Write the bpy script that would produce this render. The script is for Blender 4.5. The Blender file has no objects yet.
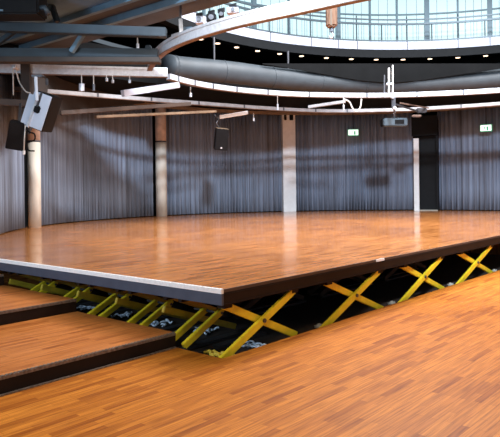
import bpy, bmesh, math, random
from mathutils import Vector, Matrix
random.seed(7)
S = bpy.context.scene
COL = S.collection
# ------------------------------------------------------------------ survey of the place
FPX, HOR, EYE, RHO = 615.0, 187.0, 1.75, math.radians(0.7)
YAW = math.radians(40.75)
CR, SR = math.sin(YAW), math.cos(YAW)          # stage long axis seen from the camera
PX0, PY0 = -0.3045, 6.305                      # stage corner in camera metres (right, ahead)
H = 0.70                                       # stage height above the hall floor

def uv(X, Y):                                  # metres right / ahead of the viewer -> stage axes
    dx, dy = X - PX0, Y - PY0
    return (dx * CR + dy * SR, -dx * SR + dy * CR)
def W(X, Y, z):
    u, v = uv(X, Y)
    return Vector((u, v, z))
def lev(px, py):
    dx, dy = px - 250, py - 218.5
    return dx * math.cos(RHO) - dy * math.sin(RHO), dy * math.cos(RHO) + dx * math.sin(RHO) + 218.5
def at(px, py, z):                             # sight line meets the level z
    dx, y = lev(px, py)
    Y = FPX * (EYE - z) / (y - HOR)
    return W(dx / FPX * Y, Y, z)
def atD(px, py, D):                            # sight line at distance D ahead
    dx, y = lev(px, py)
    return W(dx / FPX * D, D, EYE + (HOR - y) * D / FPX)
def on_circle(px, cx, cy, r, z):               # far meeting of a sight line with a round wall
    dx, _ = lev(px, 150)
    k = dx / FPX
    a, b, c = k * k + 1, -2 * (k * cx + cy), cx * cx + cy * cy - r * r
    d = max(b * b - 4 * a * c, 0)
    Y = (-b + math.sqrt(d)) / 2 / a
    return k * Y, Y
WC = (3.69, 16.23, 9.64)                       # round curtain wall
GC = (6.07, 14.65, 9.21)                       # round gallery
def ang(px, C):
    X, Y = on_circle(px, C[0], C[1], C[2], 0)
    a = math.atan2(Y - C[1], X - C[0])
    return a + 2 * math.pi if a < -math.pi / 2 else a
def arc_pt(C, a, r, z):
    return W(C[0] + r * math.cos(a), C[1] + r * math.sin(a), z)
RIGHT = (W(1, 0, 0) - W(0, 0, 0)).normalized()
AHEAD = (W(0, 1, 0) - W(0, 0, 0)).normalized()
UP = Vector((0, 0, 1))

# ------------------------------------------------------------------ materials
def mat(name, col, rough=0.5, metal=0.0, var=0.0, vscale=6.0, bump=0.0, spec=0.5, emit=None, estr=0.0, stretch=None):
    m = bpy.data.materials.new(name); m.use_nodes = True
    nt = m.node_tree; b = nt.nodes['Principled BSDF']
    b.inputs['Base Color'].default_value = (*col, 1)
    b.inputs['Roughness'].default_value = rough
    b.inputs['Metallic'].default_value = metal
    b.inputs['Specular IOR Level'].default_value = spec
    if var > 0 or bump > 0:
        tc = nt.nodes.new('ShaderNodeTexCoord'); n = nt.nodes.new('ShaderNodeTexNoise')
        n.inputs['Scale'].default_value = vscale; n.inputs['Detail'].default_value = 5
        mp = nt.nodes.new('ShaderNodeMapping')
        if stretch: mp.inputs['Scale'].default_value = stretch
        nt.links.new(tc.outputs['Object'], mp.inputs['Vector']); nt.links.new(mp.outputs['Vector'], n.inputs['Vector'])
        if var > 0:
            r = nt.nodes.new('ShaderNodeValToRGB')
            r.color_ramp.elements[0].position = 0.3; r.color_ramp.elements[1].position = 0.7
            r.color_ramp.elements[0].color = (*[c * (1 - var) for c in col], 1)
            r.color_ramp.elements[1].color = (*[min(1, c * (1 + var)) for c in col], 1)
            nt.links.new(n.outputs['Fac'], r.inputs['Fac']); nt.links.new(r.outputs['Color'], b.inputs['Base Color'])
        if bump > 0:
            bp = nt.nodes.new('ShaderNodeBump'); bp.inputs['Strength'].default_value = bump; bp.inputs['Distance'].default_value = 0.01
            nt.links.new(n.outputs['Fac'], bp.inputs['Height']); nt.links.new(bp.outputs['Normal'], b.inputs['Normal'])
    if emit:
        b.inputs['Emission Color'].default_value = (*emit, 1); b.inputs['Emission Strength'].default_value = estr
    return m

def wood(name, c1, c2, cdark, rough, spec=0.5, rot=0.0, length=0.9, width=0.075):
    m = bpy.data.materials.new(name); m.use_nodes = True
    nt = m.node_tree; b = nt.nodes['Principled BSDF']; N = nt.nodes.new; L = nt.links.new
    tc = N('ShaderNodeTexCoord'); mp = N('ShaderNodeMapping'); mp.inputs['Rotation'].default_value = (0, 0, rot)
    L(tc.outputs['Object'], mp.inputs['Vector'])
    br = N('ShaderNodeTexBrick'); br.offset = 0.37; br.offset_frequency = 2; br.squash = 1
    br.inputs['Color1'].default_value = (*c1, 1); br.inputs['Color2'].default_value = (*c2, 1)
    br.inputs['Mortar'].default_value = (*cdark, 1)
    br.inputs['Scale'].default_value = 1; br.inputs['Mortar Size'].default_value = 0.0012
    br.inputs['Mortar Smooth'].default_value = 0.3; br.inputs['Bias'].default_value = -0.05
    br.inputs['Brick Width'].default_value = length; br.inputs['Row Height'].default_value = width
    L(mp.outputs['Vector'], br.inputs['Vector'])
    # single strips that are much darker than the rest
    br2 = N('ShaderNodeTexBrick'); br2.offset = 0.37; br2.offset_frequency = 2
    br2.inputs['Color1'].default_value = (0, 0, 0, 1); br2.inputs['Color2'].default_value = (1, 1, 1, 1); br2.inputs['Mortar'].default_value = (0.5, 0.5, 0.5, 1)
    br2.inputs['Scale'].default_value = 1; br2.inputs['Mortar Size'].default_value = 0
    br2.inputs['Brick Width'].default_value = length; br2.inputs['Row Height'].default_value = width
    L(mp.outputs['Vector'], br2.inputs['Vector'])
    rp = N('ShaderNodeValToRGB'); rp.color_ramp.elements[0].position = 0.80; rp.color_ramp.elements[1].position = 0.97
    L(br2.outputs['Color'], rp.inputs['Fac'])
    mx = N('ShaderNodeMix'); mx.data_type = 'RGBA'; mx.blend_type = 'MULTIPLY'
    mx.inputs['B'].default_value = (0.76, 0.68, 0.62, 1)
    L(rp.outputs['Color'], mx.inputs['Factor']); L(br.outputs['Color'], mx.inputs['A'])
    # grain
    mg = N('ShaderNodeMapping'); mg.inputs['Rotation'].default_value = (0, 0, rot); mg.inputs['Scale'].default_value = (1.2, 26, 26)
    L(tc.outputs['Object'], mg.inputs['Vector'])
    ns = N('ShaderNodeTexNoise'); ns.inputs['Scale'].default_value = 2.0; ns.inputs['Detail'].default_value = 6
    L(mg.outputs['Vector'], ns.inputs['Vector'])
    rg = N('ShaderNodeValToRGB'); rg.color_ramp.elements[0].position = 0.32; rg.color_ramp.elements[1].position = 0.6
    rg.color_ramp.elements[0].color = (0.58, 0.52, 0.47, 1); rg.color_ramp.elements[1].color = (1, 1, 1, 1)
    L(ns.outputs['Fac'], rg.inputs['Fac'])
    m2 = N('ShaderNodeMix'); m2.data_type = 'RGBA'; m2.blend_type = 'MULTIPLY'; m2.inputs['Factor'].default_value = 1
    L(mx.outputs['Result'], m2.inputs['A']); L(rg.outputs['Color'], m2.inputs['B'])
    # worn patches
    np_ = N('ShaderNodeTexNoise'); np_.inputs['Scale'].default_value = 0.55; np_.inputs['Detail'].default_value = 4
    L(tc.outputs['Object'], np_.inputs['Vector'])
    rr = N('ShaderNodeMapRange'); rr.inputs['From Min'].default_value = 0.3; rr.inputs['From Max'].default_value = 0.7
    rr.inputs['To Min'].default_value = rough - 0.05; rr.inputs['To Max'].default_value = rough + 0.07
    L(np_.outputs['Fac'], rr.inputs['Value']); L(rr.outputs['Result'], b.inputs['Roughness'])
    L(m2.outputs['Result'], b.inputs['Base Color'])
    b.inputs['Specular IOR Level'].default_value = spec
    bp = N('ShaderNodeBump'); bp.inputs['Strength'].default_value = 0.08; bp.inputs['Distance'].default_value = 0.004
    L(ns.outputs['Fac'], bp.inputs['Height']); L(bp.outputs['Normal'], b.inputs['Normal'])
    return m

def curtain_mat():
    m = bpy.data.materials.new('grey_pleated_cloth'); m.use_nodes = True
    nt = m.node_tree; b = nt.nodes['Principled BSDF']; N = nt.nodes.new; L = nt.links.new
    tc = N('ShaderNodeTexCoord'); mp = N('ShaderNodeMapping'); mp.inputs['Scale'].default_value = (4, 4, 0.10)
    L(tc.outputs['Object'], mp.inputs['Vector'])
    n = N('ShaderNodeTexNoise'); n.inputs['Scale'].default_value = 1.6; n.inputs['Detail'].default_value = 4; n.inputs['Roughness'].default_value = 0.7
    L(mp.outputs['Vector'], n.inputs['Vector'])
    r = N('ShaderNodeValToRGB'); e = r.color_ramp.elements
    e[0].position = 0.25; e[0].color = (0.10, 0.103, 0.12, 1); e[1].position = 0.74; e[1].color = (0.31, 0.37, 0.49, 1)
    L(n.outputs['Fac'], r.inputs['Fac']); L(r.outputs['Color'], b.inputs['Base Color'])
    b.inputs['Roughness'].default_value = 0.85; b.inputs['Specular IOR Level'].default_value = 0.15
    return m

M = {}
M['floor'] = wood('hall_parquet', (0.60, 0.20, 0.024), (0.46, 0.138, 0.015), (0.24, 0.065, 0.008), 0.45, 0.12, 0.0, 0.55, 0.06)
M['deck'] = wood('stage_parquet', (0.62, 0.245, 0.072), (0.46, 0.168, 0.044), (0.22, 0.075, 0.02), 0.17, 0.5, 0.0, 0.55, 0.06)
M['riser'] = wood('riser_parquet', (0.62, 0.21, 0.050), (0.54, 0.17, 0.034), (0.26, 0.08, 0.018), 0.34, 0.35, 0.0, 0.55, 0.06)
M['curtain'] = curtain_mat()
M['brown'] = mat('dark_brown_boarding', (0.016, 0.008, 0.005), 0.65, spec=0.2, var=0.25, vscale=4)
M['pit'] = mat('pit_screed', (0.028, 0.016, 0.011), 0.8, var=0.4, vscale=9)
M['alu'] = mat('brushed_aluminium', (0.63, 0.655, 0.71), 0.38, 0.35, var=0.12, vscale=14)
M['nosing'] = mat('aluminium_nosing', (0.92, 0.92, 0.92), 0.5, 0.0, var=0.08, vscale=30)
M['ribbed'] = mat('ribbed_metal_nosing', (0.20, 0.15, 0.12), 0.5, 0.3, var=0.5, vscale=30)
M['fascia'] = mat('slate_grey_fascia', (0.055, 0.075, 0.115), 0.5, 0.1, var=0.12, vscale=5)
M['yellow'] = mat('yellow_painted_steel', (0.84, 0.64, 0.025), 0.42, 0.0, var=0.12, vscale=8)
M['steel'] = mat('dark_steel', (0.09, 0.09, 0.10), 0.45, 0.6, var=0.2)
M['beam'] = mat('blue_grey_painted_steel', (0.018, 0.031, 0.044), 0.5, 0.1, var=0.2, vscale=3)
M['beamlt'] = mat('light_blue_grey_steel', (0.11, 0.185, 0.255), 0.5, 0.1, var=0.15, vscale=3)
M['slab'] = mat('brown_grey_ceiling_panel', (0.060, 0.064, 0.074), 0.7, var=0.15, vscale=3)
M['panel'] = mat('blue_grey_ceiling_panel', (0.10, 0.20, 0.33), 0.6, var=0.12, vscale=2)
M['black'] = mat('black_coating', (0.004, 0.004, 0.005), 0.6, spec=0.2, var=0.3)
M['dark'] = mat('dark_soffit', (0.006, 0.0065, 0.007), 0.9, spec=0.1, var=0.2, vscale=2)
M['brown_and_shade'] = mat('brown_beam_paint_and_leg_shade', (0.075, 0.045, 0.032), 0.6, var=0.3, vscale=3)  # brown of the beams; also stands for shade on the rear legs
M['umber'] = mat('dark_umber_board', (0.035, 0.026, 0.022), 0.7, var=0.2, vscale=3)
M['tan'] = mat('tan_track_header', (0.24, 0.16, 0.10), 0.55, var=0.25, vscale=4)
M['duct'] = mat('galvanised_duct', (0.036, 0.045, 0.053), 0.6, 0.0, var=0.15, vscale=3)
M['white'] = mat('white_paint', (0.88, 0.87, 0.86), 0.55, var=0.06, vscale=5)
M['plaster'] = mat('cream_plaster', (0.84, 0.77, 0.66), 0.7, var=0.10, vscale=5, stretch=(1, 1, 0.4))
M['brownplaster'] = mat('brown_column_wrap', (0.60, 0.46, 0.38), 0.7, var=0.2, vscale=5)
M['parapet'] = mat('pale_parapet_paint', (0.50, 0.52, 0.61), 0.5, var=0.05)
M['gfascia'] = mat('charcoal_gallery_edge', (0.011, 0.012, 0.0135), 0.7, spec=0.2, var=0.12)
M['mullion'] = mat('grey_window_frame', (0.14, 0.20, 0.23), 0.5, 0.2)
M['railpost'] = mat('railing_steel', (0.09, 0.12, 0.14), 0.45, 0.4)
M['pane'] = mat('daylit_translucent_glazing', (0.2, 0.26, 0.27), 0.4, emit=(0.54, 0.76, 0.79), estr=0.98, var=0.08, vscale=1.2)
M['lamp'] = mat('lamp_face', (1, 0.9, 0.8), 0.4, emit=(1, 0.72, 0.5), estr=3.0)
M['cabinet'] = mat('grey_blue_cabinet_lacquer', (0.52, 0.60, 0.74), 0.45, var=0.06)
M['cable'] = mat('pale_cable_sheath', (0.6, 0.58, 0.55), 0.5)
M['foil'] = mat('pale_blue_grey_cable', (0.66, 0.76, 0.90), 0.35, 0.1)
M['ochre'] = mat('shaded_ochre_steel', (0.34, 0.21, 0.03), 0.55, 0.0, var=0.2, vscale=8)  # upper legs: shadow under the deck put into a darker yellow
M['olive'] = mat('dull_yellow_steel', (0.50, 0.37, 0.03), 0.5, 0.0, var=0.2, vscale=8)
M['plastic'] = mat('grey_beige_plastic', (0.42, 0.39, 0.33), 0.5)
M['dull'] = mat('dull_grey_aluminium', (0.36, 0.35, 0.36), 0.5, 0.2, var=0.2)
M['strap'] = mat('yellow_webbing', (0.72, 0.5, 0.05), 0.7)
M['exitwhite'] = mat('lit_exit_panel', (0.8, 0.9, 0.85), 0.5, emit=(0.9, 1.0, 0.93), estr=1.3)
M['exitgreen'] = mat('exit_green', (0.02, 0.30, 0.14), 0.5, emit=(0.15, 0.55, 0.32), estr=0.55)
M['bag'] = mat('brown_woven_bag', (0.28, 0.15, 0.09), 0.8, var=0.5, vscale=7, stretch=(6, 6, 0.6))
M['orange'] = mat('worn_orange_steel', (0.20, 0.13, 0.10), 0.5, 0.3, var=0.4, vscale=6)
M['projector'] = mat('blue_grey_housing', (0.075, 0.105, 0.13), 0.5, var=0.1)
M['glass'] = None
g = bpy.data.materials.new('railing_glass'); g.use_nodes = True
gb = g.node_tree.nodes['Principled BSDF']; gb.inputs['Transmission Weight'].default_value = 1; gb.inputs['Roughness'].default_value = 0.0
gb.inputs['IOR'].default_value = 1.05; gb.inputs['Base Color'].default_value = (0.93, 0.98, 1, 1); M['glass'] = g

# ------------------------------------------------------------------ mesh helpers
def link(name, bm, m, parent=None, smooth=False):
    me = bpy.data.meshes.new(name)
    bmesh.ops.recalc_face_normals(bm, faces=bm.faces)
    bm.to_mesh(me); bm.free()
    if smooth:
        for p in me.polygons: p.use_smooth = True
    me.materials.append(m)
    o = bpy.data.objects.new(name, me); COL.objects.link(o)
    if parent:
        o.parent = parent
        o.matrix_parent_inverse = Matrix.Translation(-parent.location) if parent.type == 'EMPTY' and not parent.parent else Matrix()
    return o
def thing(name, label, cat, loc, group=None):
    o = bpy.data.objects.new(name, None); COL.objects.link(o); o.location = loc
    o.empty_display_size = 0.1
    o['label'] = label; o['category'] = cat
    if group: o['group'] = group
    return o
def tag(o, label, cat, group=None):
    o['label'] = label; o['category'] = cat
    if group: o['group'] = group
    return o
def struct(o): o['kind'] = 'structure'; return o
def B(): return bmesh.new()
def abox(bm, lo, hi):
    vs = [bm.verts.new((x, y, z)) for x in (lo[0], hi[0]) for y in (lo[1], hi[1]) for z in (lo[2], hi[2])]
    for f in ((0,1,3,2),(4,6,7,5),(0,4,5,1),(2,3,7,6),(0,2,6,4),(1,5,7,3)): bm.faces.new([vs[i] for i in f])
    return bm
def obox(bm, c, ax, ay, az, sx, sy, sz, bev=0.0):      # box with its own axes, full sizes
    t = B(); vs = []
    for i in (-.5, .5):
        for j in (-.5, .5):
            for k in (-.5, .5): vs.append(t.verts.new(Vector(c) + ax*sx*i + ay*sy*j + az*sz*k))
    for f in ((0,1,3,2),(4,6,7,5),(0,4,5,1),(2,3,7,6),(0,2,6,4),(1,5,7,3)): t.faces.new([vs[i] for i in f])
    if bev: bmesh.ops.bevel(t, geom=t.edges[:], offset=bev, segments=2, affect='EDGES')
    me = bpy.data.meshes.new('tmp'); t.to_mesh(me); t.free(); bm.from_mesh(me); bpy.data.meshes.remove(me)
    return bm
def bar(bm, p, q, w, h, side=None, bev=0.0):           # rectangular bar p -> q, w sideways, h the other way
    p, q = Vector(p), Vector(q); d = (q - p); L = d.length; d.normalize()
    if side is None:
        side = d.cross(UP)
        if side.length < 1e-4: side = Vector((1, 0, 0))
    side = (side - d * side.dot(d)).normalized(); n = d.cross(side)
    return obox(bm, (p + q) / 2, d, side, n, L, w, h, bev)
def tube(bm, pts, r, seg=8, caps=True):
    pts = [Vector(p) for p in pts]; rings = []
    ref = None
    for i, p in enumerate(pts):
        d = (pts[min(i+1, len(pts)-1)] - pts[max(i-1, 0)]).normalized()
        if ref is None: ref = d.orthogonal().normalized()
        ref = (ref - d * ref.dot(d)).normalized(); n = d.cross(ref)
        rings.append([bm.verts.new(p + (ref*math.cos(2*math.pi*k/seg) + n*math.sin(2*math.pi*k/seg)) * r) for k in range(seg)])
    for a, b in zip(rings, rings[1:]):
        for k in range(seg): bm.faces.new((a[k], a[(k+1) % seg], b[(k+1) % seg], b[k]))
    if caps: bm.faces.new(rings[0]); bm.faces.new(rings[-1])
    return bm
def cyl(bm, c, axis, r, h, seg=20):
    c = Vector(c); a = Vector(axis).normalized()
    return tube(bm, [c - a*h/2, c + a*h/2], r, seg)
def spline(pts, n=8):
    pts = [Vector(p) for p in pts]; P = [2*pts[0]-pts[1]] + pts + [2*pts[-1]-pts[-2]]; out = []
    for i in range(1, len(P)-2):
        for k in range(n):
            t = k / n; a, b, c, d = P[i-1], P[i], P[i+1], P[i+2]
            out.append(0.5*((2*b) + (-a+c)*t + (2*a-5*b+4*c-d)*t*t + (-a+3*b-3*c+d)*t**3))
    out.append(pts[-1]); return out
def sweep(bm, path, prof, closed=True):                # profile of (sideways, up) offsets along a path
    rings = []
    for i, p in enumerate(path):
        d = (path[min(i+1, len(path)-1)] - path[max(i-1, 0)]); d.z = 0; d.normalize()
        s = Vector((d.y, -d.x, 0))
        rings.append([bm.verts.new(p + s*a + UP*b) for a, b in prof])
    n = len(prof)
    for a, b in zip(rings, rings[1:]):
        for k in range(n): bm.faces.new((a[k], a[(k+1) % n], b[(k+1) % n], b[k]))
    bm.faces.new(rings[0]); bm.faces.new(rings[-1][::-1])
    return bm
def rect(w0, w1, h0, h1): return [(w0, h0), (w1, h0), (w1, h1), (w0, h1)]
def arc_path(C, a0, a1, r, z, n=60): return [arc_pt(C, a0 + (a1-a0)*i/n, r, z) for i in range(n+1)]
def arc_solid(bm, C, a0, a1, r0, r1, z0, z1, n=60):
    R = []
    for i in range(n+1):
        a = a0 + (a1-a0)*i/n
        zz0 = z0(i/n) if callable(z0) else z0
        R.append([bm.verts.new(arc_pt(C, a, r, z)) for r, z in ((r0, zz0), (r1, zz0), (r1, z1), (r0, z1))])
    for a, b in zip(R, R[1:]):
        for k in range(4): bm.faces.new((a[k], a[(k+1) % 4], b[(k+1) % 4], b[k]))
    bm.faces.new(R[0]); bm.faces.new(R[-1][::-1]); return bm
def prism(bm, poly, z0, z1):
    lo = [bm.verts.new((p[0], p[1], z0)) for p in poly]; hi = [bm.verts.new((p[0], p[1], z1)) for p in poly]
    n = len(poly)
    for k in range(n): bm.faces.new((lo[k], lo[(k+1) % n], hi[(k+1) % n], hi[k]))
    bm.faces.new(lo[::-1]); bm.faces.new(hi); return bm

# ================================================================== FLOORS
SU, SV = 12.0, 6.4                                     # stage size along its two axes
GAP = 0.012
fl = prism(B(), [(-14, -12), (SU, -12), (SU, -GAP), (-GAP, -GAP), (-GAP, 0.70), (-14, 0.70)], -0.14, 0.0)
floor = struct(link('floor', fl, M['floor']))
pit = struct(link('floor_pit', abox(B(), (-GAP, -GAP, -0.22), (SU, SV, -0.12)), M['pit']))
rf = prism(B(), [(SU + 0.01, -9), (24, -9), (24, 20), (-8, 20), (-8, SV + 0.01), (SU + 0.01, SV + 0.01)], -0.14, H)
struct(link('floor_raised', rf, M['deck']))
tr = abox(B(), (-14, 0.668, 0.0), (-0.02, 0.698, 0.012))
struct(link('trim_1', tr, M['ribbed']))

# ---- terraced risers on the left of the stage
lv = [(0.70, 2.6, 0.16, 'lowest timber riser beside the stage, next to the hall floor'),
      (2.6, 4.5, 0.32, 'middle timber riser beside the stage, one step above the lowest'),
      (4.5, 6.4, 0.48, 'topmost timber riser at the left edge, just below the stage deck')]
for v0, v1, z, lab in lv:
    t = thing('platform_riser', lab, 'platform', (-3, v0, 0), 'timber risers stepping up left of the stage')
    link('deck', abox(B(), (-6, v0 + 0.035, z - 0.03), (0, v1 - 0.004, z)), M['riser'], t)
    link('riser_board', abox(B(), (-6, v0 + 0.004, 0.0), (0, v0 + 0.03, z - 0.03)), M['brown'], t)
    link('side_board', abox(B(), (-0.03, v0 + 0.032, 0.0 if z < .2 else 0.0), (-0.002, v1 - 0.004, z - 0.031)), M['brown'], t)
    nb = abox(B(), (-6, v0, z - 0.03), (0, v0 + 0.034, z - 0.004))
    for k in range(150):
        x = -6 + k * 0.04
        abox(nb, (x + 0.008, v0 + 0.002, z - 0.0045), (x + 0.03, v0 + 0.032, z + 0.003))
    link('nosing', nb, M['ribbed'], t)

# ================================================================== STAGE
stage = thing('stage_platform', 'large raised timber stage deck on yellow scissor legs', 'stage', (SU/2, SV/2, H))
link('deck', abox(B(), (0.03, 0.012, H - 0.035), (SU, SV, H)), M['deck'], stage)
ns = abox(B(), (-0.004, 0.0, H - 0.045), (0.03, SV, H + 0.003))
for k in range(107): abox(ns, (-0.0, k*0.06, H + 0.002), (0.026, k*0.06 + 0.045, H + 0.006))
link('edge_nosing', ns, M['nosing'], stage)
sf = abox(B(), (0, 0, H - 0.165), (0.03, SV, H - 0.045))
link('side_fascia', sf, M['fascia'], stage)
ff = abox(B(), (0.03, 0.0, H - 0.155), (SU, 0.03, H - 0.035)); abox(ff, (0.03, -0.008, H - 0.165), (SU, 0.012, H - 0.15)); abox(ff, (0.03, -0.006, H-0.06), (SU, 0.0, H-0.05))
link('front_fascia', ff, M['brown'], stage)
link('edge_trim', abox(B(), (0.03, 0.0, H - 0.034), (SU, 0.012, H - 0.001)), M['brown_and_shade'], stage)
und = abox(B(), (0.06, 0.06, H - 0.06), (SU - .05, SV - .05, H - 0.037))
for k in range(9): abox(und, (0.06, 0.15 + k*0.75, H - 0.15), (SU - .05, 0.21 + k*0.75, H - 0.06))
link('underframe', und, M['brown'], stage)
pu = at(386, 260, 0.69)
link('edge_plate', abox(B(), (pu.x - 0.11, -0.014, H - 0.032), (pu.x + 0.11, -0.001, H + 0.002)), M['white'], stage)

# ---- scissor supports
def scissor(name, label, ua, ub, v, legs, group, paint='yellow'):
    """legs: offsets in v of the rising legs; falling legs run between them."""
    zt, z0 = H - 0.17, -0.075
    uc = (ua + ub) / 2; zc = (zt + 0.0) / 2
    sl = zt / (ub - ua)
    u_lo = ua + (z0 - 0.0) / sl
    if u_lo < 0.03: u_lo, z0a = 0.03, (0.03 - ua) * sl
    else: z0a = z0
    t = thing(name, label, 'scissor lift', (uc, v, -0.12), group)
    side = Vector((0, 1, 0)); S_ = 0.042; Hh = 0.085
    for dv in legs:
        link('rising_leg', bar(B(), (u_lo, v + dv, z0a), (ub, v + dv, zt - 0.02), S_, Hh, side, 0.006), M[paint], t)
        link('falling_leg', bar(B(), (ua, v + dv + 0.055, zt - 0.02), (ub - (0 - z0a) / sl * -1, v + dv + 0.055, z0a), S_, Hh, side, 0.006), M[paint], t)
    link('pivot_pin', cyl(B(), (uc, v + (legs[0] + legs[-1]) / 2 + 0.03, zc - 0.01), (0, 1, 0), 0.024, abs(legs[-1] - legs[0]) + 0.14, 14), M['steel'], t)
    for dv in legs:
        link('base_rail', abox(B(), (max(0.02, ua - 0.16), v + dv - 0.03, -0.12), (ub + 0.16, v + dv + 0.085, -0.09)), M['steel'], t)
        for ux in (ua, ub):
            link('hinge_block', abox(B(), (max(0.035, ux - 0.06), v + dv - 0.025, zt - 0.045), (ux + 0.06, v + dv + 0.08, zt + 0.002)), M['brown'], t)
    return t
XS = [(0.14, 1.31), (2.05, 3.37), (4.16, 5.54), (6.38, 7.93)]
FL = ['yellow crossed scissor legs nearest the stage corner, on the long open side',
      'second yellow cross of legs along the open stage side, left of the white edge plate',
      'third yellow cross of legs along the open stage side, right of the white edge plate',
      'fourth and farthest yellow cross of legs along the open stage side, at right edge']
for (a, b), l in zip(XS, FL):
    scissor('scissor_leg_frame', l, a, b, 0.06, [0.0], 'yellow crosses along the open stage side')
VS = [0.62, 1.50, 2.33, 3.22, 4.14]
BL = ['pair of slanting yellow legs nearest the corner, above the hall floor edge',
      'second pair of slanting yellow legs from the corner, behind the lowest riser',
      'third pair of slanting yellow legs from the corner, above the lowest riser',
      'fourth pair of slanting yellow legs from the corner, beside the middle riser',
      'fifth pair of slanting yellow legs from the corner, farthest back, beside the middle riser']
def twin(label, v):
    t = thing('twin_scissor_frame', label, 'scissor lift', (0.65, v, -0.12), 'yellow twin scissor legs behind the left stage edge')
    side = Vector((0, 1, 0))
    for dv in (0.0, 0.245):
        y = v + dv
        link('rising_leg', bar(B(), (0.035, y, 0.012), (0.64, y, 0.30), 0.05, 0.075, side, 0.006), M['yellow'], t)
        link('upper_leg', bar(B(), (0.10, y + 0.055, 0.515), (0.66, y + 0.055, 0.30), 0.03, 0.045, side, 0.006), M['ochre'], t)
        link('elbow_plate', bar(B(), (0.615, y + 0.028, 0.27), (0.665, y + 0.028, 0.325), 0.10, 0.05, side, 0.006), M['yellow'], t)
        link('hinge_block', abox(B(), (0.045, y + 0.03, 0.49), (0.16, y + 0.085, 0.532)), M['brown'], t)
        link('base_rail', abox(B(), (0.02, y - 0.03, -0.12), (1.45, y + 0.085, -0.09)), M['steel'], t)
        link('foot_bracket', abox(B(), (0.02, y - 0.024, -0.09), (0.07, y + 0.024, 0.0)), M['steel'], t)
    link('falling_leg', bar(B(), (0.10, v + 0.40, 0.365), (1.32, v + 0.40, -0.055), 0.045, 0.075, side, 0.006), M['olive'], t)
    link('pivot_pin', cyl(B(), (0.63, v + 0.20, 0.285), (0, 1, 0), 0.018, 0.46, 12), M['steel'], t)
for v, l in zip(VS, BL): twin(l, v)
DU = ['dim twin scissor legs deep under the stage behind the second cross',
      'dim twin scissor legs deep under the stage behind the third cross',
      'dim twin scissor legs deep under the stage behind the fourth cross']
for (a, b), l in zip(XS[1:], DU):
    f = scissor('rear_scissor_frame', l, a, b, 1.5, [0.0, 0.235], 'scissor legs deep under the stage', 'brown_and_shade')  # yellow legs coloured brown, shade under the stage put into the colour

# ---- loose things in the pit
def squiggle(name, label, cat, c, n, spread, r, m, group=None):
    bm = B(); c = Vector(c)
    for s in range(n):
        p = c + Vector((random.uniform(-spread, spread)*.5, random.uniform(-spread, spread)*.5, r))
        pts = [p]; a = random.uniform(0, 6.28)
        for k in range(7):
            a += random.uniform(-1.1, 1.1)
            p = p + Vector((math.cos(a), math.sin(a), 0)) * spread * 0.28
            pts.append(Vector((p.x, p.y, c.z + r + random.uniform(0, 0.03))))
        tube(bm, spline(pts, 4), r, 6)
    return tag(link(name, bm, m, smooth=True), label, cat, group)
for (cu, cv, lab) in ((0.95, 0.37, 'pale grey cable tangle behind the nearest yellow cross'),
                      (1.02, 1.24, 'bluish cable tangle behind the nearest pair of slanting yellow legs'),
                      (1.0, 2.11, 'bluish cable tangle behind the second pair of slanting yellow legs'),
                      (1.0, 2.96, 'bluish cable tangle behind the third pair of slanting yellow legs'),
                      (1.0, 3.86, 'bluish cable tangle behind the fourth pair of slanting yellow legs')):
    squiggle('cable_tangle', lab, 'cable', (cu, cv, -0.12), 7, 0.11, 0.013, M['foil'], 'loose cables in the stage pit')
c = at(219, 353, -0.06); squiggle('webbing_strap', 'crumpled yellow strap lying in the pit under the stage corner', 'strap', (0.30, 0.36, -0.12), 6, 0.11, 0.016, M['strap'])
for (px, lab) in ((318, 'small pale disc foot in the pit between the first and second yellow crosses'),
                  (391, 'small pale disc foot in the pit between the second and third yellow crosses'),
                  (450, 'small pale disc foot in the pit between the third and fourth yellow crosses'),
                  (494, 'small pale disc foot in the pit beyond the fourth yellow cross')):
    # just behind the hall floor edge
    dx, _ = lev(px, 300); k = dx / FPX; v = 0.20
    # solve x on the line v = const
    u = (k * (PY0 + v * CR) - PX0 + v * SR) / (CR - k * SR)
    bm = cyl(B(), (u, v, -0.06), (0, 0.25, 1), 0.06, 0.03, 18); cyl(bm, (u, v, -0.045), (0, 0.25, 1), 0.025, 0.03, 12); cyl(bm, (u, v, -0.095), (0, 0, 1), 0.025, 0.05, 12)
    tag(link('adjuster_foot', bm, M['plastic'], smooth=False), lab, 'foot', 'pale disc feet in the stage pit')

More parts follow.
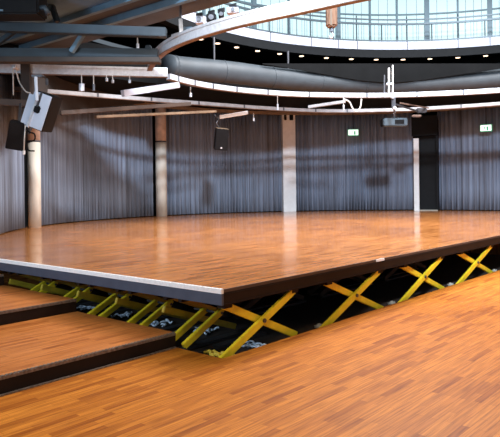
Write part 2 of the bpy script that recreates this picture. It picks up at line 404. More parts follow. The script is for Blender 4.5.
# ================================================================== ROUND CURTAIN WALL
CT = 4.85
a_l, a_r = ang(1, WC), ang(560, WC)
wb = arc_solid(B(), WC, a_l, a_r, 10.05, 10.25, H - 0.0, 6.75, 70)
struct(link('wall_back', wb, M['dark']))
we = arc_pt(WC, a_l, 10.15, 0)
struct(link('wall_left', bar(B(), we + UP * 3.7, we + UP * 3.7 - RIGHT * 5 - AHEAD * 1.2, 0.2, 6.0), M['dark']))
def curtain(px0, px1, label):
    a0, a1 = ang(px0, WC), ang(px1, WC)
    L = abs(a1 - a0) * WC[2]; n = int(L / 0.022); bm = B(); rows = (H + 0.03, 1.6, 2.6, 3.8, CT - 0.02)
    ph = random.uniform(0, 6); cols = []
    ext = 60 if px0 < 5 else 0                         # straight run beyond the round part
    for i in range(-ext, n + 1):
        s = L * i / n; a = a0 + (a1 - a0) * max(i, 0) / n
        off = (RIGHT + AHEAD * 0.24).normalized() * 0.022 * min(i, 0)
        ph += 0.022 * 2 * math.pi / (0.17 + 0.05 * math.sin(s * 1.7) + random.uniform(-.03, .03))
        amp = 0.05 + 0.018 * math.sin(s * 2.3 + 1)
        cols.append([bm.verts.new(arc_pt(WC, a, WC[2] + 0.12 + amp * (0.6 if j == 4 else 1) * math.sin(ph + 0.12*j*math.sin(s*3)), z) + off) for j, z in enumerate(rows)])
    for a, b in zip(cols, cols[1:]):
        for j in range(len(rows) - 1): bm.faces.new((a[j], b[j], b[j+1], a[j+1]))
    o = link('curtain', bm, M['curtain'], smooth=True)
    md = o.modifiers.new('thickness', 'SOLIDIFY'); md.thickness = 0.008
    return tag(o, label, 'curtain', 'grey pleated curtains around the hall')
curtain(1, 27, 'grey pleated floor-length curtain at far left, left of the first column')
curtain(39.5, 154.5, 'grey pleated floor-length curtain between the first and second round columns')
curtain(165.5, 281.5, 'grey pleated floor-length curtain between the second round column and the flat white pillar')
curtain(294.5, 412.5, 'grey pleated floor-length curtain between the white pillar and the dark doorway')
curtain(437, 548, 'grey pleated floor-length curtain right of the dark doorway')
def column(px, wpx, label, zsplit):
    X, Y = on_circle(px, *WC, 0); r = wpx / 2 * Y / FPX
    p = W(X, Y, 0)
    t = thing('column', label, 'column', (p.x, p.y, H))
    link('shaft', cyl(B(), (p.x, p.y, (H + zsplit) / 2), UP, r, zsplit - H, 28), M['plaster'], t, True)
    link('joint_ring', cyl(B(), (p.x, p.y, zsplit + 0.025), UP, r * 0.97, 0.05, 28), M['steel'], t, True)
    link('upper_wrap', cyl(B(), (p.x, p.y, (zsplit + 0.05 + CT) / 2), UP, r * 0.99, CT - zsplit - 0.05, 28), M['brownplaster'], t, True)
column(33.5, 12.5, 'round cream column at left, under the large tilted loudspeaker', 3.05)
column(160.5, 11, 'round cream column with a joint line, between two long curtains', 3.45)
X, Y = on_circle(288, *WC, 0); p = W(X, Y, 0); d = (W(WC[0], WC[1], 0) - p); d.z = 0; d.normalize(); s = d.cross(UP)
t = thing('pillar', 'flat white square pillar near the middle of the curtain wall', 'column', (p.x, p.y, H))
link('shaft', obox(B(), (p.x, p.y, (H + 4.55) / 2), s, d, UP, 13 * Y / FPX, 0.3, 4.55 - H, 0.01), M['white'], t)
link('head', obox(B(), (p.x, p.y, 4.70), s, d, UP, 13 * Y / FPX, 0.26, 0.3, 0.01), M['white'], t)
for k in (-0.16, 0.10): link('head_recess', obox(B(), Vector((p.x, p.y, 4.62)) + s * -k + d * 0.15, s, d, UP, 0.10 if k < 0 else 0.15, 0.06, 0.24, 0.01), M['black'], t)
# doorway with its white jamb and black head box
def wallbox(px0, px1, z0, z1, r, dep, m, name, parent=None, bev=0.0):
    (X0, Y0), (X1, Y1) = on_circle(px0, WC[0], WC[1], r, 0), on_circle(px1, WC[0], WC[1], r, 0)
    a, b = W(X0, Y0, 0), W(X1, Y1, 0); x = (b - a); L = x.length; x.normalize(); y = x.cross(UP)
    c = (a + b) / 2 + UP * (z0 + z1) / 2
    return link(name, obox(B(), c, x, y, UP, L, dep, z1 - z0, bev), m, parent), c, x, y
X, Y = on_circle(427, *WC, 0); p = W(X, Y, H)
d1 = bpy.data.objects.new('door_1', None); COL.objects.link(d1); d1.location = p; struct(d1)
wallbox(414, 437, H, 4.4, 9.75, 0.1, M['black'], 'door_leaf', d1)
wallbox(412, 437.5, 3.75, 4.55, 9.55, 0.5, M['black'], 'head_box', d1)
wallbox(436, 438, H, 4.4, 9.6, 0.35, M['black'], 'door_jamb', d1)
wallbox(413.3, 418.5, H, 3.65, 9.45, 0.2, M['white'], 'white_jamb', d1)
wallbox(417, 437, H, H + 0.035, 9.55, 0.3, M['plastic'], 'threshold', d1)
# track header along the curtain top
hd = arc_solid(B(), WC, a_l, a_r, 9.45, 9.58, CT - 0.13, CT - 0.005, 70)
struct(link('trim_2', hd, M['tan']))
# sloping underside of the ramp that follows the wall on the left
pxl, pxr = 1, 132
rb = arc_solid(B(), WC, ang(pxl, WC), ang(pxr, WC), 9.0, 9.2, lambda t: 3.05 + (4.72 - 3.05) * min(1, max(0, (t + .0) ** 0.75)), CT - 0.005, 40)
struct(link('trim_3', rb, M['umber']))

# ================================================================== SOFFIT AND CEILING
edge = [(-90, 40), (0, 60), (80, 74), (160, 84), (250, 92), (330, 96), (400, 96.5), (500, 93), (570, 90)]
ep = spline([at(px, py, CT) for px, py in edge], 5)
back = [arc_pt(WC, a_r + (a_l - a_r) * i / 30, 10.05, CT) for i in range(31)]
sof = prism(B(), [(p.x, p.y) for p in ep] + [(p.x, p.y) for p in back], CT, 5.75)
struct(link('ceiling', sof, M['dark']))

# lower ceiling over the front left
SZ = 5.3
ur = at(145, 26, SZ).x; vb = at(26, 47, SZ).y
u1 = at(60, 36.5, SZ).x
FD = 11.2                                              # front edge of the canopy, square to the entrance
def vfront(u): return (FD - PY0 - u * CR) / SR        # where a line along the stage meets it
sl = prism(B(), [(ur, vb), (ur - 9, vb), (ur - 9, vfront(ur - 9)), (ur, vfront(ur))], SZ, SZ + 0.25)
cs = struct(link('ceiling_canopy', sl, M['slab']))
ub = at(100, 10, SZ).x
link('ceiling_panel', prism(B(), [(ub, vb - .1), (ub - 2.6, vb - .1), (ub - 2.6, vfront(ub - 2.6) + .1), (ub, vfront(ub) + .1)], SZ - 0.03, SZ - 0.001), M['panel'], None)
bpy.data.objects['ceiling_panel']['kind'] = 'structure'
def strip(px, py, w, lab):
    u = at(px, py, SZ - 0.1).x
    o = link('ceiling_fin', abox(B(), (u - w/2, vfront(u), SZ - 0.14), (u + w/2, vb - 0.05, SZ - 0.001)), M['beamlt'])
    tag(o, lab, 'ceiling fin', 'pale blue fins under the front ceiling')
strip(107, 23.5, 0.11, 'pale blue-grey fin under the ceiling running to the curved rail')
strip(20, 36, 0.11, 'pale blue-grey fin under the ceiling at far left behind the truss')

# gallery
gl, gr = ang(120, GC), ang(590, GC)
gal = bpy.data.objects.new('balcony', None); COL.objects.link(gal); gal.location = arc_pt(GC, (gl + gr)/2, 10, 6.75); struct(gal)
link('parapet', arc_solid(B(), GC, gl, gr, 9.18, 9.32, 7.0, 7.31, 80), M['parapet'], gal)
link('edge_beam', arc_solid(B(), GC, gl, gr, 9.20, 9.50, 6.70, 7.0, 80), M['gfascia'], gal)
link('soffit', arc_solid(B(), GC, gl, gr, 9.5, 12.5, 6.75, 6.98, 80), M['dark'], gal)
for px in (271, 312, 339, 358, 408, 459, 491):
    a = ang(px, GC); q = arc_pt(GC, a, 9.175, 7.155); dd = Vector((q.x, q.y, 0)) - arc_pt(GC, a, 8, 0); dd.normalize()
    link('panel_joint', obox(B(), q, dd.cross(UP), dd, UP, 0.02, 0.012, 0.31), M['gfascia'], gal)
# balcony railing
t = thing('balcony_railing', 'steel and glass railing along the round gallery edge', 'railing', arc_pt(GC, (gl + gr)/2, 9.25, 7.31))
for z, w in ((8.15, 0.05), (7.97, 0.07)):
    link('rail', arc_solid(B(), GC, gl, gr, 9.22, 9.22 + w, z, z + w, 80), M['railpost'], t)
link('base_rail', arc_solid(B(), GC, gl, gr, 9.225, 9.275, 7.34, 7.38, 80), M['railpost'], t)
for px in (190, 212, 232, 252, 271, 290, 312, 335, 358, 383, 408, 433, 459, 486, 512, 540):
    a = ang(px, GC); q = arc_pt(GC, a, 9.25, 0); hi = 8.30 if px in (271, 312, 358, 408, 459, 512) else 7.98
    bm = abox(B(), (q.x - .018, q.y - .018, 7.3), (q.x + .018, q.y + .018, hi)); link('post', bm, M['railpost'], t)
for i in range(96):
    a = gl + (gr - gl) * (i + .5) / 96; q = arc_pt(GC, a, 9.25, 0)
    link('baluster', cyl(B(), (q.x, q.y, 7.67), UP, 0.007, 0.62, 6), M['railpost'], t)
# window band behind the gallery
WR = 10.7; WG = (GC[0], GC[1], WR)
edges = [150, 205, 255, 290, 339, 371, 398, 428, 459, 491, 530, 575]
for i, (p0, p1) in enumerate(zip(edges, edges[1:])):
    a0, a1 = ang(p0, WG), ang(p1, WG)
    wf = bpy.data.objects.new('window_%d' % (i + 1), None); COL.objects.link(wf); wf.location = arc_pt(WG, (a0 + a1)/2, WR, 7.0); struct(wf)
    link('pane', arc_solid(B(), WG, a0, a1, WR + 0.05, WR + 0.08, 7.0, 11.2, 8), M['pane'], wf)
    fb = B()
    thick = 0.19 if p0 in (255, 339, 428, 491) else 0.07
    q = arc_pt(WG, a0, WR, 0); dd = (q - arc_pt(WG, a0, 5, 0)).normalized()
    obox(fb, Vector((q.x, q.y, 9.1)), dd.cross(UP), dd, UP, thick, 0.14, 4.2)
    for z in (8.75, 10.6): arc_solid(fb, WG, a0, a1, WR - 0.03, WR + 0.05, z, z + 0.05, 8)
    link('window_frame', fb, M['mullion'], wf)
    gb_ = B(); nb = max(2, int(abs(p1 - p0) / 8))
    for k in range(1, nb):
        a = a0 + (a1 - a0) * k / nb; q = arc_pt(WG, a, WR + .03, 0)
        link('glazing_bar', cyl(B(), (q.x, q.y, 9.1), UP, 0.008, 4.2, 6), M['mullion'], wf)
# downlights
for k, (px, py) in enumerate([(213, 40), (229, 44.5), (247, 48), (267, 51), (288, 54), (309, 55.8), (333, 57.3), (357, 58), (381, 58), (407, 57.4), (433, 56.2), (460, 55), (487, 53.2)]):
    a = ang(px, GC); c = arc_pt(GC, a, 9.72, 6.75)
    nm = ['leftmost', 'second', 'third', 'fourth', 'fifth', 'sixth', 'seventh', 'eighth', 'ninth', 'tenth', 'eleventh', 'twelfth', 'rightmost'][k]
    t = thing('downlight', 'small round recessed downlight under the gallery, %s of the row%s' % (nm, '' if nm in ('leftmost', 'rightmost') else ' from the left'), 'light', c, 'downlights under the gallery edge')
    bz = link('bezel', cyl(B(), c - UP * 0.012, UP, 0.11, 0.022, 16), M['alu'], t)
    link('lamp_disc', cyl(B(), c - UP * 0.03, UP, 0.085, 0.014, 16), M['lamp'], t)

# duct ring under the gallery
dpts = [(168, 66), (180, 68), (230, 72.5), (270, 77.5), (312, 81.5), (350, 83.8), (390, 84.8), (440, 82.8), (500, 79), (560, 74)]
dp = spline([at(px, py, 5.2) for px, py in dpts], 6)
t = thing('air_duct', 'long curved grey ventilation duct below the round gallery', 'duct', dp[len(dp)//2])
link('duct_body', tube(B(), dp, 0.33, 24), M['duct'], t, True)
for i in range(4, len(dp) - 2, 7): link('joint_band', tube(B(), [dp[i], dp[i] + (dp[i+1] - dp[i]).normalized() * 0.05], 0.342, 24), M['duct'], t)
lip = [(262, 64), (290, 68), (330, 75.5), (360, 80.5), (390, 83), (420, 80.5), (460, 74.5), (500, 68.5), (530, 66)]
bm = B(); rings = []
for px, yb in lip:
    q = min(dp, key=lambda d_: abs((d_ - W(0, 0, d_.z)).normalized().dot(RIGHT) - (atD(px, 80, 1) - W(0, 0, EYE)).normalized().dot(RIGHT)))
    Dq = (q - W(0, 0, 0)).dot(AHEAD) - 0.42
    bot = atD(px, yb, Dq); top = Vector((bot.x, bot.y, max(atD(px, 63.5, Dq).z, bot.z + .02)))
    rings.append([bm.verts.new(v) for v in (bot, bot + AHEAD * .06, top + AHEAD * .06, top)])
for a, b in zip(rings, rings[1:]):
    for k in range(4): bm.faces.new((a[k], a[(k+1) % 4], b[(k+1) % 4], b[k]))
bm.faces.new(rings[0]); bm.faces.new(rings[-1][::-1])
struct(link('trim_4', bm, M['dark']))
for (px, yt, lab) in ((214, 46, 'thin dark suspension rod over the left part of the curved duct'), (288, 58, 'thin dark suspension rod over the middle of the curved duct')):
    q = atD(px, yt + 28, 19.3 if px < 250 else 20.3)
    z1 = q.z + 0.95; tag(link('suspension_rod', cyl(B(), (q.x, q.y, (q.z + z1)/2 + .1), UP, 0.035, z1 - q.z + .2, 10), M['steel']), lab, 'rod', 'duct suspension rods')

# ================================================================== LIGHTING RAILS
RZ = 4.6
def rail(name, label, pts, z, h, w, style, group='aluminium lighting rails', metal='alu'):
    path = spline([at(px, py, z) if len((px, py)) == 2 else px for px, py in pts], 8)
    t = thing(name, label, 'rail', path[len(path)//2].copy(), group)
    if style == 'ladder':
        link('upper_chord', sweep(B(), path, rect(-w/2, w/2, h/2 - 0.05, h/2)), M['alu'], t)
        link('lower_chord', sweep(B(), path, rect(-w/2, w/2, -h/2, -h/2 + 0.05)), M['alu'], t)
        link('web', sweep(B(), path, rect(-w/2 + 0.012, w/2 - 0.012, -h/2 + 0.05, h/2 - 0.05)), M['alu'], t)
        link('cable_strip', sweep(B(), path, rect(-w/2 - 0.004, w/2 + 0.004, -h/2 - 0.014, -h/2 - 0.001)), M['orange'], t)
    else:
        prof = link('rail_profile', sweep(B(), path, rect(-w/2, w/2, -h/2, h/2)), M[metal], t)
        link('cable_strip', sweep(B(), path, rect(-w/2 - 0.006, w/2 + 0.006, -h/2 - 0.018, -h/2 - 0.001)), M['orange'], t)
        for i in range(3, len(path) - 2, 6):
            dd = (path[i+1] - path[i]).normalized(); link('joint_clip', obox(B(), path[i], dd, dd.cross(UP), UP, 0.05, w + 0.02, h + 0.012), M['steel'], prof)
    return t, path
r0, path0 = rail('lighting_rail', 'straight pale aluminium rail crossing the upper left under the dark truss', [(-4, 68.1), (0, 68.3), (80, 70.5), (167, 72.6)], RZ, 0.22, 0.10, 'ladder')
r1, path1 = rail('lighting_rail', 'long curved pale rail sweeping across the hall below the duct', [(168, 76.5), (190, 82.3), (215, 86.8), (250, 91), (300, 94.3), (375, 95.3), (440, 93.5), (500, 90.2), (560, 85)], RZ, 0.135, 0.12, 'box')
r2, path2 = rail('lighting_rail', 'wide curved pale rail rising from the left junction to the top of the picture', [(149, 66), (152, 60), (157, 54), (166, 46.5), (185, 37), (215, 27), (250, 17.5), (300, 6.5), (340, -2.5), (380, -11), (420, -18)], RZ, 0.21, 0.11, 'ladder')
r3, path3 = rail('lighting_rail', 'thin lower pale rail passing behind the large loudspeaker, above the curtains', [(-3, 87.2), (0, 87.5), (50, 91.5), (125, 97.5), (190, 102.5), (250, 107), (300, 110), (340, 110.8), (400, 109.5), (440, 107.5), (500, 103.5), (560, 98)], 4.35, 0.10, 0.10, 'box', metal='dull')
def beam(name, label, cat, p, q, w, h, m, group=None, bev=0.008):
    return tag(link(name, bar(B(), p, q, w, h, None, bev), m), label, cat, group)
beam('light_bar', 'short broad pale bar just below the left rail junction', 'bar', atD(122, 93.5, 13.2), atD(178, 85, 14.6), 0.1, 0.14, M['parapet'])
beam('support_bar', 'short white bar holding the black loudspeaker in the middle', 'bar', atD(219, 117.2, 19.6), atD(247, 112.6, 19.9), 0.1, 0.12, M['white'])
beam('support_bar', 'thin slanting grey bar above the curtain right of the white pillar', 'bar', atD(308, 107, 19), atD(345, 101.5, 18.6), 0.08, 0.09, M['dull'])
beam('ceiling_beam', 'brown slanting beam under the soffit right of the large loudspeaker', 'beam', atD(60, 113, 14.2), atD(190, 104, 16.0), 0.12, 0.10, M['brown_and_shade'], 'brown beams under the soffit')
beam('ceiling_beam', 'brown beam at far left above the black loudspeaker', 'beam', atD(-30, 100, 13.6), atD(36, 104, 13.8), 0.12, 0.14, M['brown_and_shade'], 'brown beams under the soffit')
beam('ceiling_beam', 'brown low beam ending at the second column', 'beam', atD(95, 117, 15.5), atD(215, 111.5, 18.2), 0.12, 0.07, M['tan'], 'brown beams under the soffit')

# dark truss at upper left
t = thing('roof_truss', 'dark blue-grey steel truss across the upper left below the ceiling', 'truss', atD(60, 53, 12))
D = 12.0
link('bottom_chord', bar(B(), atD(-90, 52.8, D), atD(158, 53.6, D), 0.2, 0.165, None, 0.01), M['beam'], t)
link('chord_flange', bar(B(), atD(-90, 59.8, D), atD(160, 60.8, D), 0.26, 0.10, None, 0.01), M['umber'], t)
link('top_chord', bar(B(), atD(-90, 24, D - .5), atD(166, 33, D - .5), 0.2, 0.17, None, 0.01), M['beam'], t)
for (a, b) in (((71, 52), (84, 32)), ((-12, 50), (18, 28)), ((47, -8), (57, 22)), ((60, -6), (44, 14))):
    link('diagonal_strut', bar(B(), atD(*a, D - .2), atD(*b, D - .3), 0.1, 0.085, None, 0.008), M['beamlt'] if a[0] == 71 else M['beam'], t)
t = thing('air_handling_unit', 'dark box unit hanging above the truss in the top left corner', 'unit', atD(18, 8, 10.9))
c = atD(10, 6, 10.9)
link('casing', obox(B(), c, RIGHT, AHEAD, UP, 1.15, 0.5, 0.42, 0.03), M['black'], t)
link('drain_pipe', tube(B(), [c + RIGHT * .5 - AHEAD*.15 - UP * .1, c + RIGHT * .66 - AHEAD*.15 - UP * .08, c + RIGHT * .72 - AHEAD*.15 - UP * .2], 0.05, 10), M['beam'], t, True)
link('trim_strip', obox(B(), c - AHEAD * 0.26 - UP * 0.15 - RIGHT * .25, RIGHT, AHEAD, UP, 0.45, 0.02, 0.03), M['beamlt'], t)
link('trim_strip', obox(B(), c - AHEAD * 0.26 + UP * 0.06 + RIGHT * .34, RIGHT, AHEAD, UP, 0.12, 0.02, 0.05), M['beamlt'], t)

# fittings on the rising rail
t = thing('rail_junction_plate', 'tan and blue bracket where the curved rails meet the straight rail', 'bracket', atD(150, 60, 13.9))
link('tan_plate', obox(B(), atD(144, 61, 13.2), RIGHT, AHEAD, UP, 0.24, 0.1, 0.12, 0.01), M['tan'], t)
link('clamp', obox(B(), atD(148, 51.5, 13.3), RIGHT, AHEAD, UP, 0.13, 0.14, 0.26, 0.02), M['beam'], t)
link('clamp_arm', bar(B(), atD(148, 57, 13.3), atD(149.5, 64, 13.3), 0.06, 0.06), M['alu'], t)
t = thing('rail_hanger', 'pale hanger clamp with blue fin on top of the rising curved rail', 'bracket', atD(181, 30, 12.2))
link('hanger_plate', bar(B(), atD(180, 19, 12.0), atD(181, 33, 12.0), 0.09, 0.07, None, 0.01), M['alu'], t)
link('blue_fin', obox(B(), atD(187, 30, 12.1), RIGHT, AHEAD, (UP + RIGHT * .3).normalized(), 0.18, 0.1, 0.12, 0.01), M['beamlt'], t)
link('pin', bar(B(), atD(181, 33, 12.0), atD(172, 36, 12.2), 0.05, 0.05), M['alu'], t)
link('top_strut', bar(B(), atD(180, 20, 12.0), atD(180.5, -6, 12.0), 0.04, 0.04), M['steel'], t)
tag(link('clamp_block', obox(B(), atD(169.5, 39.5, 12.6), RIGHT, AHEAD, UP, 0.07, 0.16, 0.15, 0.01), M['black']), 'small black block clamped on the rising rail left of the pale hanger', 'clamp')
def fixture(px, py, D, w, h, m, lab):
    c = atD(px, py, D); t = thing('stage_light', lab, 'light', c, 'stage lights along the rising rail')
    hs = link('housing', obox(B(), c, RIGHT, AHEAD, UP, w, 0.2, h, 0.015), m, t)
    link('lens', cyl(B(), c - AHEAD * 0.105, AHEAD, h * 0.36, 0.03, 16), M['steel'], hs)
    link('yoke', bar(B(), c + UP * h * .5, c + UP * (h * .5 + 0.08), 0.03, 0.16), M['steel'], t)
fixture(199, 20.5, 11.9, 0.15, 0.13, M['parapet'], 'small white boxy light on the rising rail beside the hanger')
fixture(211, 18.5, 11.7, 0.19, 0.14, M['black'], 'black boxy light on the rising rail right of the small white light')
fixture(232.5, 11, 11.3, 0.22, 0.10, M['parapet'], 'flat pale light on the rising rail near the first gallery window')
fixture(221, 15.5, 11.6, 0.10, 0.11, M['black'], 'small black light on the rising rail left of the flat pale light')
for i in range(3):
    for j in range(2):
        c = atD(245.5 + i * 4, 12.8 + j * 4.6 - i * .9, 11.15); link('bolt_cover', cyl(B(), c, AHEAD, 0.022, 0.16, 10), M['black'], r2)
# chain hoist at the top
c = atD(331, 10, 11.0)
t = thing('chain_hoist', 'brown bag chain hoist hanging from the top in front of the gallery windows', 'hoist', c)
cb = link('chain_bag', obox(B(), c, RIGHT, AHEAD, UP, 0.19, 0.2, 0.62, 0.03), M['bag'], t)
link('bag_strip', obox(B(), c - AHEAD * .105 - RIGHT*.02, RIGHT, AHEAD, UP, 0.03, 0.012, 0.6), M['tan'], cb)
link('hook_block', obox(B(), atD(331, 30, 11), RIGHT, AHEAD, UP, 0.07, 0.07, 0.10, 0.02), M['steel'], t)
link('hook', tube(B(), spline([atD(331, 32, 11), atD(333, 35, 11), atD(331, 38, 11), atD(328.5, 36, 11)], 6), 0.014, 8), M['alu'], t, True)
link('chain', tube(B(), [atD(332, 24, 11), atD(331, 30, 11)], 0.02, 8), M['steel'], t)
# suspended posts and small droppers
def dropper(px, y0, y1, D, lab, fat=0.03, m=None):
    p, q = atD(px, y0, D), atD(px + .3, y1, D)
    t = thing('rail_dropper', lab, 'dropper', p, 'small droppers hanging off the rails')
    link('wire', tube(B(), [p, q + UP * 0.03], 0.012, 6), M['cable'], t)
    link('fitting', cyl(B(), q + UP * (p - q).length * 0.2, UP, fat, max(0.07, (p - q).length * 0.4), 10), m or M['alu'], t)
dropper(81, 73, 91, 13.6, 'pale cylinder dropper under the straight rail right of the large loudspeaker', 0.06)
dropper(93, 74, 91, 13.6, 'thin dropper under the straight rail, second from the large loudspeaker', 0.03, M['steel'])
dropper(106, 75, 81, 13.6, 'short white dropper under the straight rail, third from the large loudspeaker')
dropper(112, 75, 83, 13.6, 'short white dropper under the straight rail, fourth from the large loudspeaker')
dropper(129, 75, 83, 13.6, 'white dropper under the straight rail nearest the junction bracket')
dropper(137, 36, 49, 12.6, 'white wire dropper above the straight rail, under the ceiling edge')
dropper(190, 87, 97, 17, 'small dropper under the start of the long curved rail', 0.04)
dropper(277, 95, 110, 19, 'white dropper under the long curved rail above the white pillar', 0.03)
dropper(343, 97, 110, 19, 'white dropper under the long curved rail at the cable loop', 0.03)
dropper(253, 113, 121, 20, 'tiny dropper under the lower rail right of the black loudspeaker', 0.03)
t = thing('rail_mast', 'twin white posts standing on the long curved rail near the doorway', 'mast', atD(388, 90, 19))
link('post', bar(B(), atD(388.5, 68, 19), atD(388.5, 93, 19), 0.05, 0.05, None, .005), M['white'], t)
link('post', bar(B(), atD(392.3, 65, 19), atD(392.3, 93, 19), 0.035, 0.035, None, .005), M['white'], t)
link('post', bar(B(), atD(384, 75, 19), atD(384, 93, 19), 0.035, 0.035, None, .005), M['steel'], t)
link('foot', obox(B(), atD(389, 84, 19), RIGHT, AHEAD, UP, 0.2, 0.12, 0.06, 0.01), M['alu'], t)
link('lower_clamp', obox(B(), atD(393, 102, 19), RIGHT, AHEAD, UP, 0.12, 0.12, 0.32, 0.02), M['steel'], t)
link('clamp_bolt', cyl(B(), atD(392, 97, 18.9), AHEAD, 0.05, 0.16, 10), M['alu'], t)
link('clamp_bolt', cyl(B(), atD(394, 108, 18.9), AHEAD, 0.05, 0.16, 10), M['alu'], t)
link('stay', bar(B(), atD(394, 104, 19), atD(420, 112, 20.5), 0.05, 0.05), M['steel'], t)
link('stay', bar(B(), atD(400, 103, 19), atD(428, 108, 20.5), 0.04, 0.04), M['orange'], t)
link('head_fitting', obox(B(), atD(421, 110.5, 20.4), RIGHT, AHEAD, UP, 0.35, 0.15, 0.16, 0.03), M['steel'], t)
link('head_plate', obox(B(), atD(416, 116, 20.4), RIGHT, AHEAD, UP, 0.3, 0.15, 0.08, 0.02), M['orange'], t)
tag(link('cable_loop', tube(B(), spline([atD(343, 99, 18.8), atD(349, 102, 18.8), atD(352, 108, 18.8), atD(356, 111.5, 18.8), atD(360, 107, 18.8), atD(361, 99, 18.8)], 6), 0.022, 8), M['cable'], smooth=True), 'pale cable loop drooping from the long curved rail', 'cable')
tag(link('cable_run', tube(B(), spline([atD(15.5, 70.5, 12.9), atD(16.5, 74, 12.9), atD(19, 82, 12.9), atD(25, 91, 12.8), atD(30, 93, 12.8)], 6), 0.014, 8), M['cable'], smooth=True), 'pale cable hanging from the straight rail left of the large loudspeaker', 'cable')
t = thing('rail_clamp', 'pale clamp over the straight rail at far left, with a hanging wire', 'clamp', atD(15, 64, 13))
link('clamp_body', obox(B(), atD(15.5, 66, 13.0), RIGHT, AHEAD, UP, 0.09, 0.3, 0.15, 0.02), M['alu'], t)
link('wire', tube(B(), [atD(12.5, 63, 12.95), atD(13, 95, 12.95)], 0.012, 6), M['cable'], t)
# ================================================================== LOUDSPEAKERS
def speaker(label, c, right, ahead, up, w, d, h, face_m, body_m, grp):
    t = thing('loudspeaker', label, 'loudspeaker', c, grp)
    bm = B(); n = ahead
    # cabinet narrower at the back
    vs = []
    for k in (-.5, .5):
        for (x, y) in ((-.5, -.5), (.5, -.5), (.36, .5), (-.36, .5)):
            vs.append(bm.verts.new(Vector(c) + right*x*w + ahead*y*d + up*k*h))
    for f in ((0,1,2,3), (7,6,5,4), (0,4,5,1), (1,5,6,2), (2,6,7,3), (3,7,4,0)): bm.faces.new([vs[i] for i in f])
    bmesh.ops.bevel(bm, geom=bm.edges[:], offset=0.012, segments=2, affect='EDGES')
    link('cabinet', bm, body_m, t)
    link('front_panel', obox(B(), Vector(c) - ahead * (d/2 + 0.008), right, ahead, up, w * .95, 0.016, h * .96, 0.005), face_m, t)
    return t
GRP = 'loudspeakers hung below the rails'
def axes(roll, yaw, pitch=0):
    r, a, u = RIGHT.copy(), AHEAD.copy(), UP.copy()
    R = Matrix.Rotation(yaw, 3, UP); r, a = R @ r, R @ a
    R = Matrix.Rotation(pitch, 3, r); a, u = R @ a, R @ u
    R = Matrix.Rotation(roll, 3, AHEAD); return R @ r, R @ a, R @ u
c = atD(44.5, 112, 11.8); r_, a_, u_ = axes(math.radians(22), math.radians(-15), math.radians(6))
sp = speaker('large grey-blue loudspeaker tilted on a yoke at upper left', c, r_, a_, u_, 0.42, 0.42, 0.70, M['cabinet'], M['black'], GRP)
fc = Vector(c) - a_ * 0.235
link('yoke_arm', bar(B(), fc + u_ * 0.30 - r_ * 0.08, fc - u_ * 0.36 - r_ * 0.10, 0.05, 0.03, r_), M['alu'], sp)
bk = link('bracket', obox(B(), fc - r_ * 0.02 + u_ * 0.02, r_, a_, u_, 0.14, 0.05, 0.14, 0.02), M['black'], sp)
link('bracket_slot', obox(B(), fc - r_ * 0.03 + u_*.18, r_, a_, u_, 0.045, 0.03, 0.36, 0.01), M['steel'], bk)
link('side_fin', bar(B(), fc - r_ * 0.24 + u_ * 0.25 + a_*.03, fc - r_ * 0.24 - u_ * 0.32+ a_*.03, 0.10, 0.03, r_), M['cabinet'], sp)
link('hanging_pole', bar(B(), atD(35.3, 77, 11.6), atD(36.5, 101, 11.5), 0.055, 0.055, None, .008), M['cabinet'], sp)
link('pole_clamp', obox(B(), atD(38, 76.5, 11.8), RIGHT, AHEAD, UP, 0.22, 0.2, 0.05, 0.015), M['steel'], sp)
link('pole_hook', obox(B(), atD(46.5, 82, 11.9), RIGHT, AHEAD, UP, 0.05, 0.05, 0.14, 0.015), M['steel'], sp)
c = atD(16.5, 135, 13.2); r_, a_, u_ = axes(math.radians(10), math.radians(25), math.radians(8))
sp = speaker('black loudspeaker at the left edge, below the large tilted one', c, r_, a_, u_, 0.40, 0.40, 0.60, M['black'], M['black'], GRP)
link('bracket', bar(B(), c + u_ * 0.3, atD(20, 104, 13.4), 0.05, 0.05), M['steel'], sp)
link('connector', obox(B(), atD(23.5, 152.5, 13.0), RIGHT, AHEAD, UP, 0.05, 0.05, 0.09, 0.01), M['white'], sp)
link('wire', tube(B(), spline([atD(25, 124, 13), atD(24, 138, 12.9), atD(23.5, 152, 13)], 5), 0.012, 6), M['cable'], sp)
link('cable_loop', tube(B(), spline([atD(26, 128, 13.0), atD(29, 132, 12.2), atD(34, 134, 12.2), atD(34, 140, 12.2), atD(27, 143, 12.2), atD(28, 150, 12.2), atD(34, 151, 12.2)], 6), 0.016, 8), M['black'], sp, True)
c = atD(220, 139, 19.6); r_, a_, u_ = axes(math.radians(4), math.radians(18), math.radians(10))
sp = speaker('black loudspeaker hanging in front of the curtain left of the white pillar', c, r_, a_, u_, 0.42, 0.40, 0.68, M['black'], M['black'], GRP)
link('top_panel', obox(B(), c + u_ * 0.345, r_, a_, u_, 0.38, 0.34, 0.014), M['tan'], sp)
link('bracket', tube(B(), spline([atD(214, 115, 19.6), atD(218, 119, 19.6), atD(216, 123, 19.5), atD(219, 128, 19.6)], 5), 0.03, 8), M['steel'], sp)
link('badge', obox(B(), c - a_ * .222 - u_ * .26 , r_, a_, u_, 0.05, 0.012, 0.05), M['alu'], sp)
# projector near the doorway
c = atD(394, 122.5, 20.2)
t = thing('projector', 'blue-grey boxy projector hung above the curtain left of the doorway', 'projector', c)
ph_ = link('housing', obox(B(), c, RIGHT, AHEAD, UP, 0.78, 0.4, 0.26, 0.03), M['projector'], t)
link('end_cap', obox(B(), c - RIGHT * .40, RIGHT, AHEAD, UP, 0.06, 0.36, 0.24, 0.02), M['black'], t)
link('vent', obox(B(), c - AHEAD * .205 + RIGHT * .12, RIGHT, AHEAD, UP, 0.3, 0.015, 0.14), M['black'], ph_)
link('hanger', bar(B(), c + UP * .12, atD(394, 104, 20.0), 0.06, 0.06), M['steel'], t)
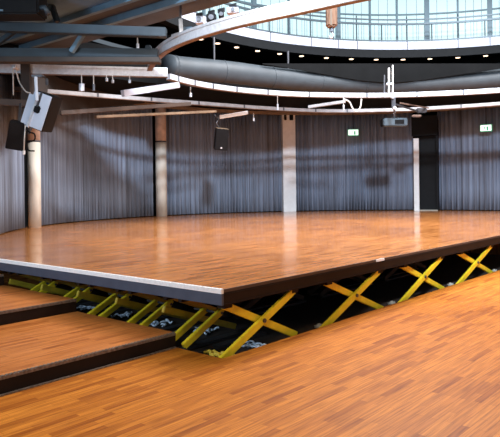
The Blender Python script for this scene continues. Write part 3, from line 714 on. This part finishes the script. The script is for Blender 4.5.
# exit signs
for px, py, lab in ((353, 132.5, 'lit green and white exit sign left of the doorway'), (486, 128, 'lit green and white exit sign at far right')):
    X, Y = on_circle(px, WC[0], WC[1], 9.3, 0); p = W(X, Y, 0); _, y = lev(px, py); z = EYE + (HOR - y) * Y / FPX
    n = (W(WC[0], WC[1], 0) - p); n.normalize(); s = n.cross(UP)
    c = Vector((p.x, p.y, z)); t = thing('exit_sign', lab, 'sign', c, 'exit signs on the curtain wall')
    link('housing', obox(B(), c, s, n, UP, 0.44, 0.06, 0.27, 0.01), M['exitgreen'], t)
    lp = link('lit_panel', obox(B(), c + n * 0.035, s, n, UP, 0.40, 0.014, 0.22), M['exitwhite'], t)
    fg = B(); f0 = c + n * 0.046
    obox(fg, f0 - s * 0.06 - UP * .02, s, n, UP, 0.07, 0.01, 0.15)                    # doorway
    cyl(fg, f0 + s * 0.045 + UP * 0.065, n, 0.018, 0.01, 10)
    bar(fg, f0 + s * 0.045 + UP * 0.045, f0 + s * 0.055 - UP * 0.02, 0.028, 0.01, s)
    bar(fg, f0 + s * 0.055 - UP * 0.02, f0 + s * 0.02 - UP * 0.075, 0.018, 0.01, s)
    bar(fg, f0 + s * 0.055 - UP * 0.02, f0 + s * 0.10 - UP * 0.06, 0.018, 0.01, s)
    bar(fg, f0 + s * 0.045 + UP * 0.035, f0 + s * 0.0 + UP * 0.01, 0.014, 0.01, s)
    link('pictogram', fg, M['exitgreen'], lp)
    link('hanger', bar(B(), c + UP * .14, Vector((p.x, p.y, CT)), 0.02, 0.02), M['black'], t)

# ================================================================== LIGHT
def lamp(name, kind, loc, target, energy, color, **k):
    l = bpy.data.lights.new(name, kind); l.energy = energy; l.color = color
    for a, b in k.items(): setattr(l, a, b)
    o = bpy.data.objects.new(name, l); COL.objects.link(o); o.location = loc
    o.rotation_euler = (Vector(target) - Vector(loc)).to_track_quat('-Z', 'Y').to_euler(); return o
lamp('high_window_light', 'SPOT', W(2.5, -1.0, 11.0), W(3.0, 23, 1.2), 18000, (0.70, 0.84, 1.0), spot_size=math.radians(54), spot_blend=0.5, shadow_soft_size=0.6)
lamp('side_fill_light', 'SPOT', W(10, 1.0, 11.0), W(-4.0, 19, 2.2), 5000, (1.0, 0.88, 0.78), spot_size=math.radians(38), spot_blend=0.6, shadow_soft_size=0.9)  # added unseen fill for the left curtains, not a real window
lamp('cool_fill_light', 'AREA', W(-6.5, 3.0, 3.0), W(-1.5, 13, 4.8), 340, (0.62, 0.82, 1.0), shape='DISK', size=1.6)  # added unseen cool fill for the rails, truss and canopy underside
lamp('house_light', 'AREA', W(0.8, 2.6, 5.0), W(1.2, 4.6, 0), 125, (1.0, 0.86, 0.66), shape='DISK', size=2.6)
lamp('stage_fill_light', 'AREA', W(-1.0, 9.0, 5.15), W(-1.0, 9.4, 0), 110, (1.0, 0.90, 0.76), shape='DISK', size=1.8)  # added unseen fill that brightens the front of the deck
lamp('skylight', 'AREA', W(4.5, 15.0, 10.5), W(4.5, 15.0, 0), 3900, (0.97, 0.96, 0.98), shape='DISK', size=7)
lamp('floor_spot', 'SPOT', W(4.0, 5.0, 6.5), W(2.8, 7.6, 0), 300, (1.0, 0.66, 0.30), spot_size=math.radians(60), spot_blend=1.0, shadow_soft_size=0.3)
w = bpy.data.worlds.new('dim_hall_air'); S.world = w; w.use_nodes = True
w.node_tree.nodes['Background'].inputs['Color'].default_value = (0.55, 0.66, 0.78, 1)
w.node_tree.nodes['Background'].inputs['Strength'].default_value = 0.26

# ================================================================== CAMERA
cd = bpy.data.cameras.new('camera'); cam = bpy.data.objects.new('camera', cd); COL.objects.link(cam)
cd.sensor_width = 36; cd.sensor_fit = 'HORIZONTAL'; cd.lens = 36 * FPX / 500
cd.shift_y = -(218.5 - HOR) / 500; cd.clip_end = 200
cam.matrix_world = Matrix.Translation(W(0, 0, EYE)) @ Matrix.Rotation(YAW - math.pi/2, 4, 'Z') @ Matrix.Rotation(math.pi/2, 4, 'X') @ Matrix.Rotation(-RHO, 4, 'Z')
S.camera = cam
S.view_settings.view_transform = 'Standard'; S.view_settings.look = 'None'
S.view_settings.gamma = 1; S.view_settings.use_curve_mapping = False; S.view_settings.exposure = 0.0
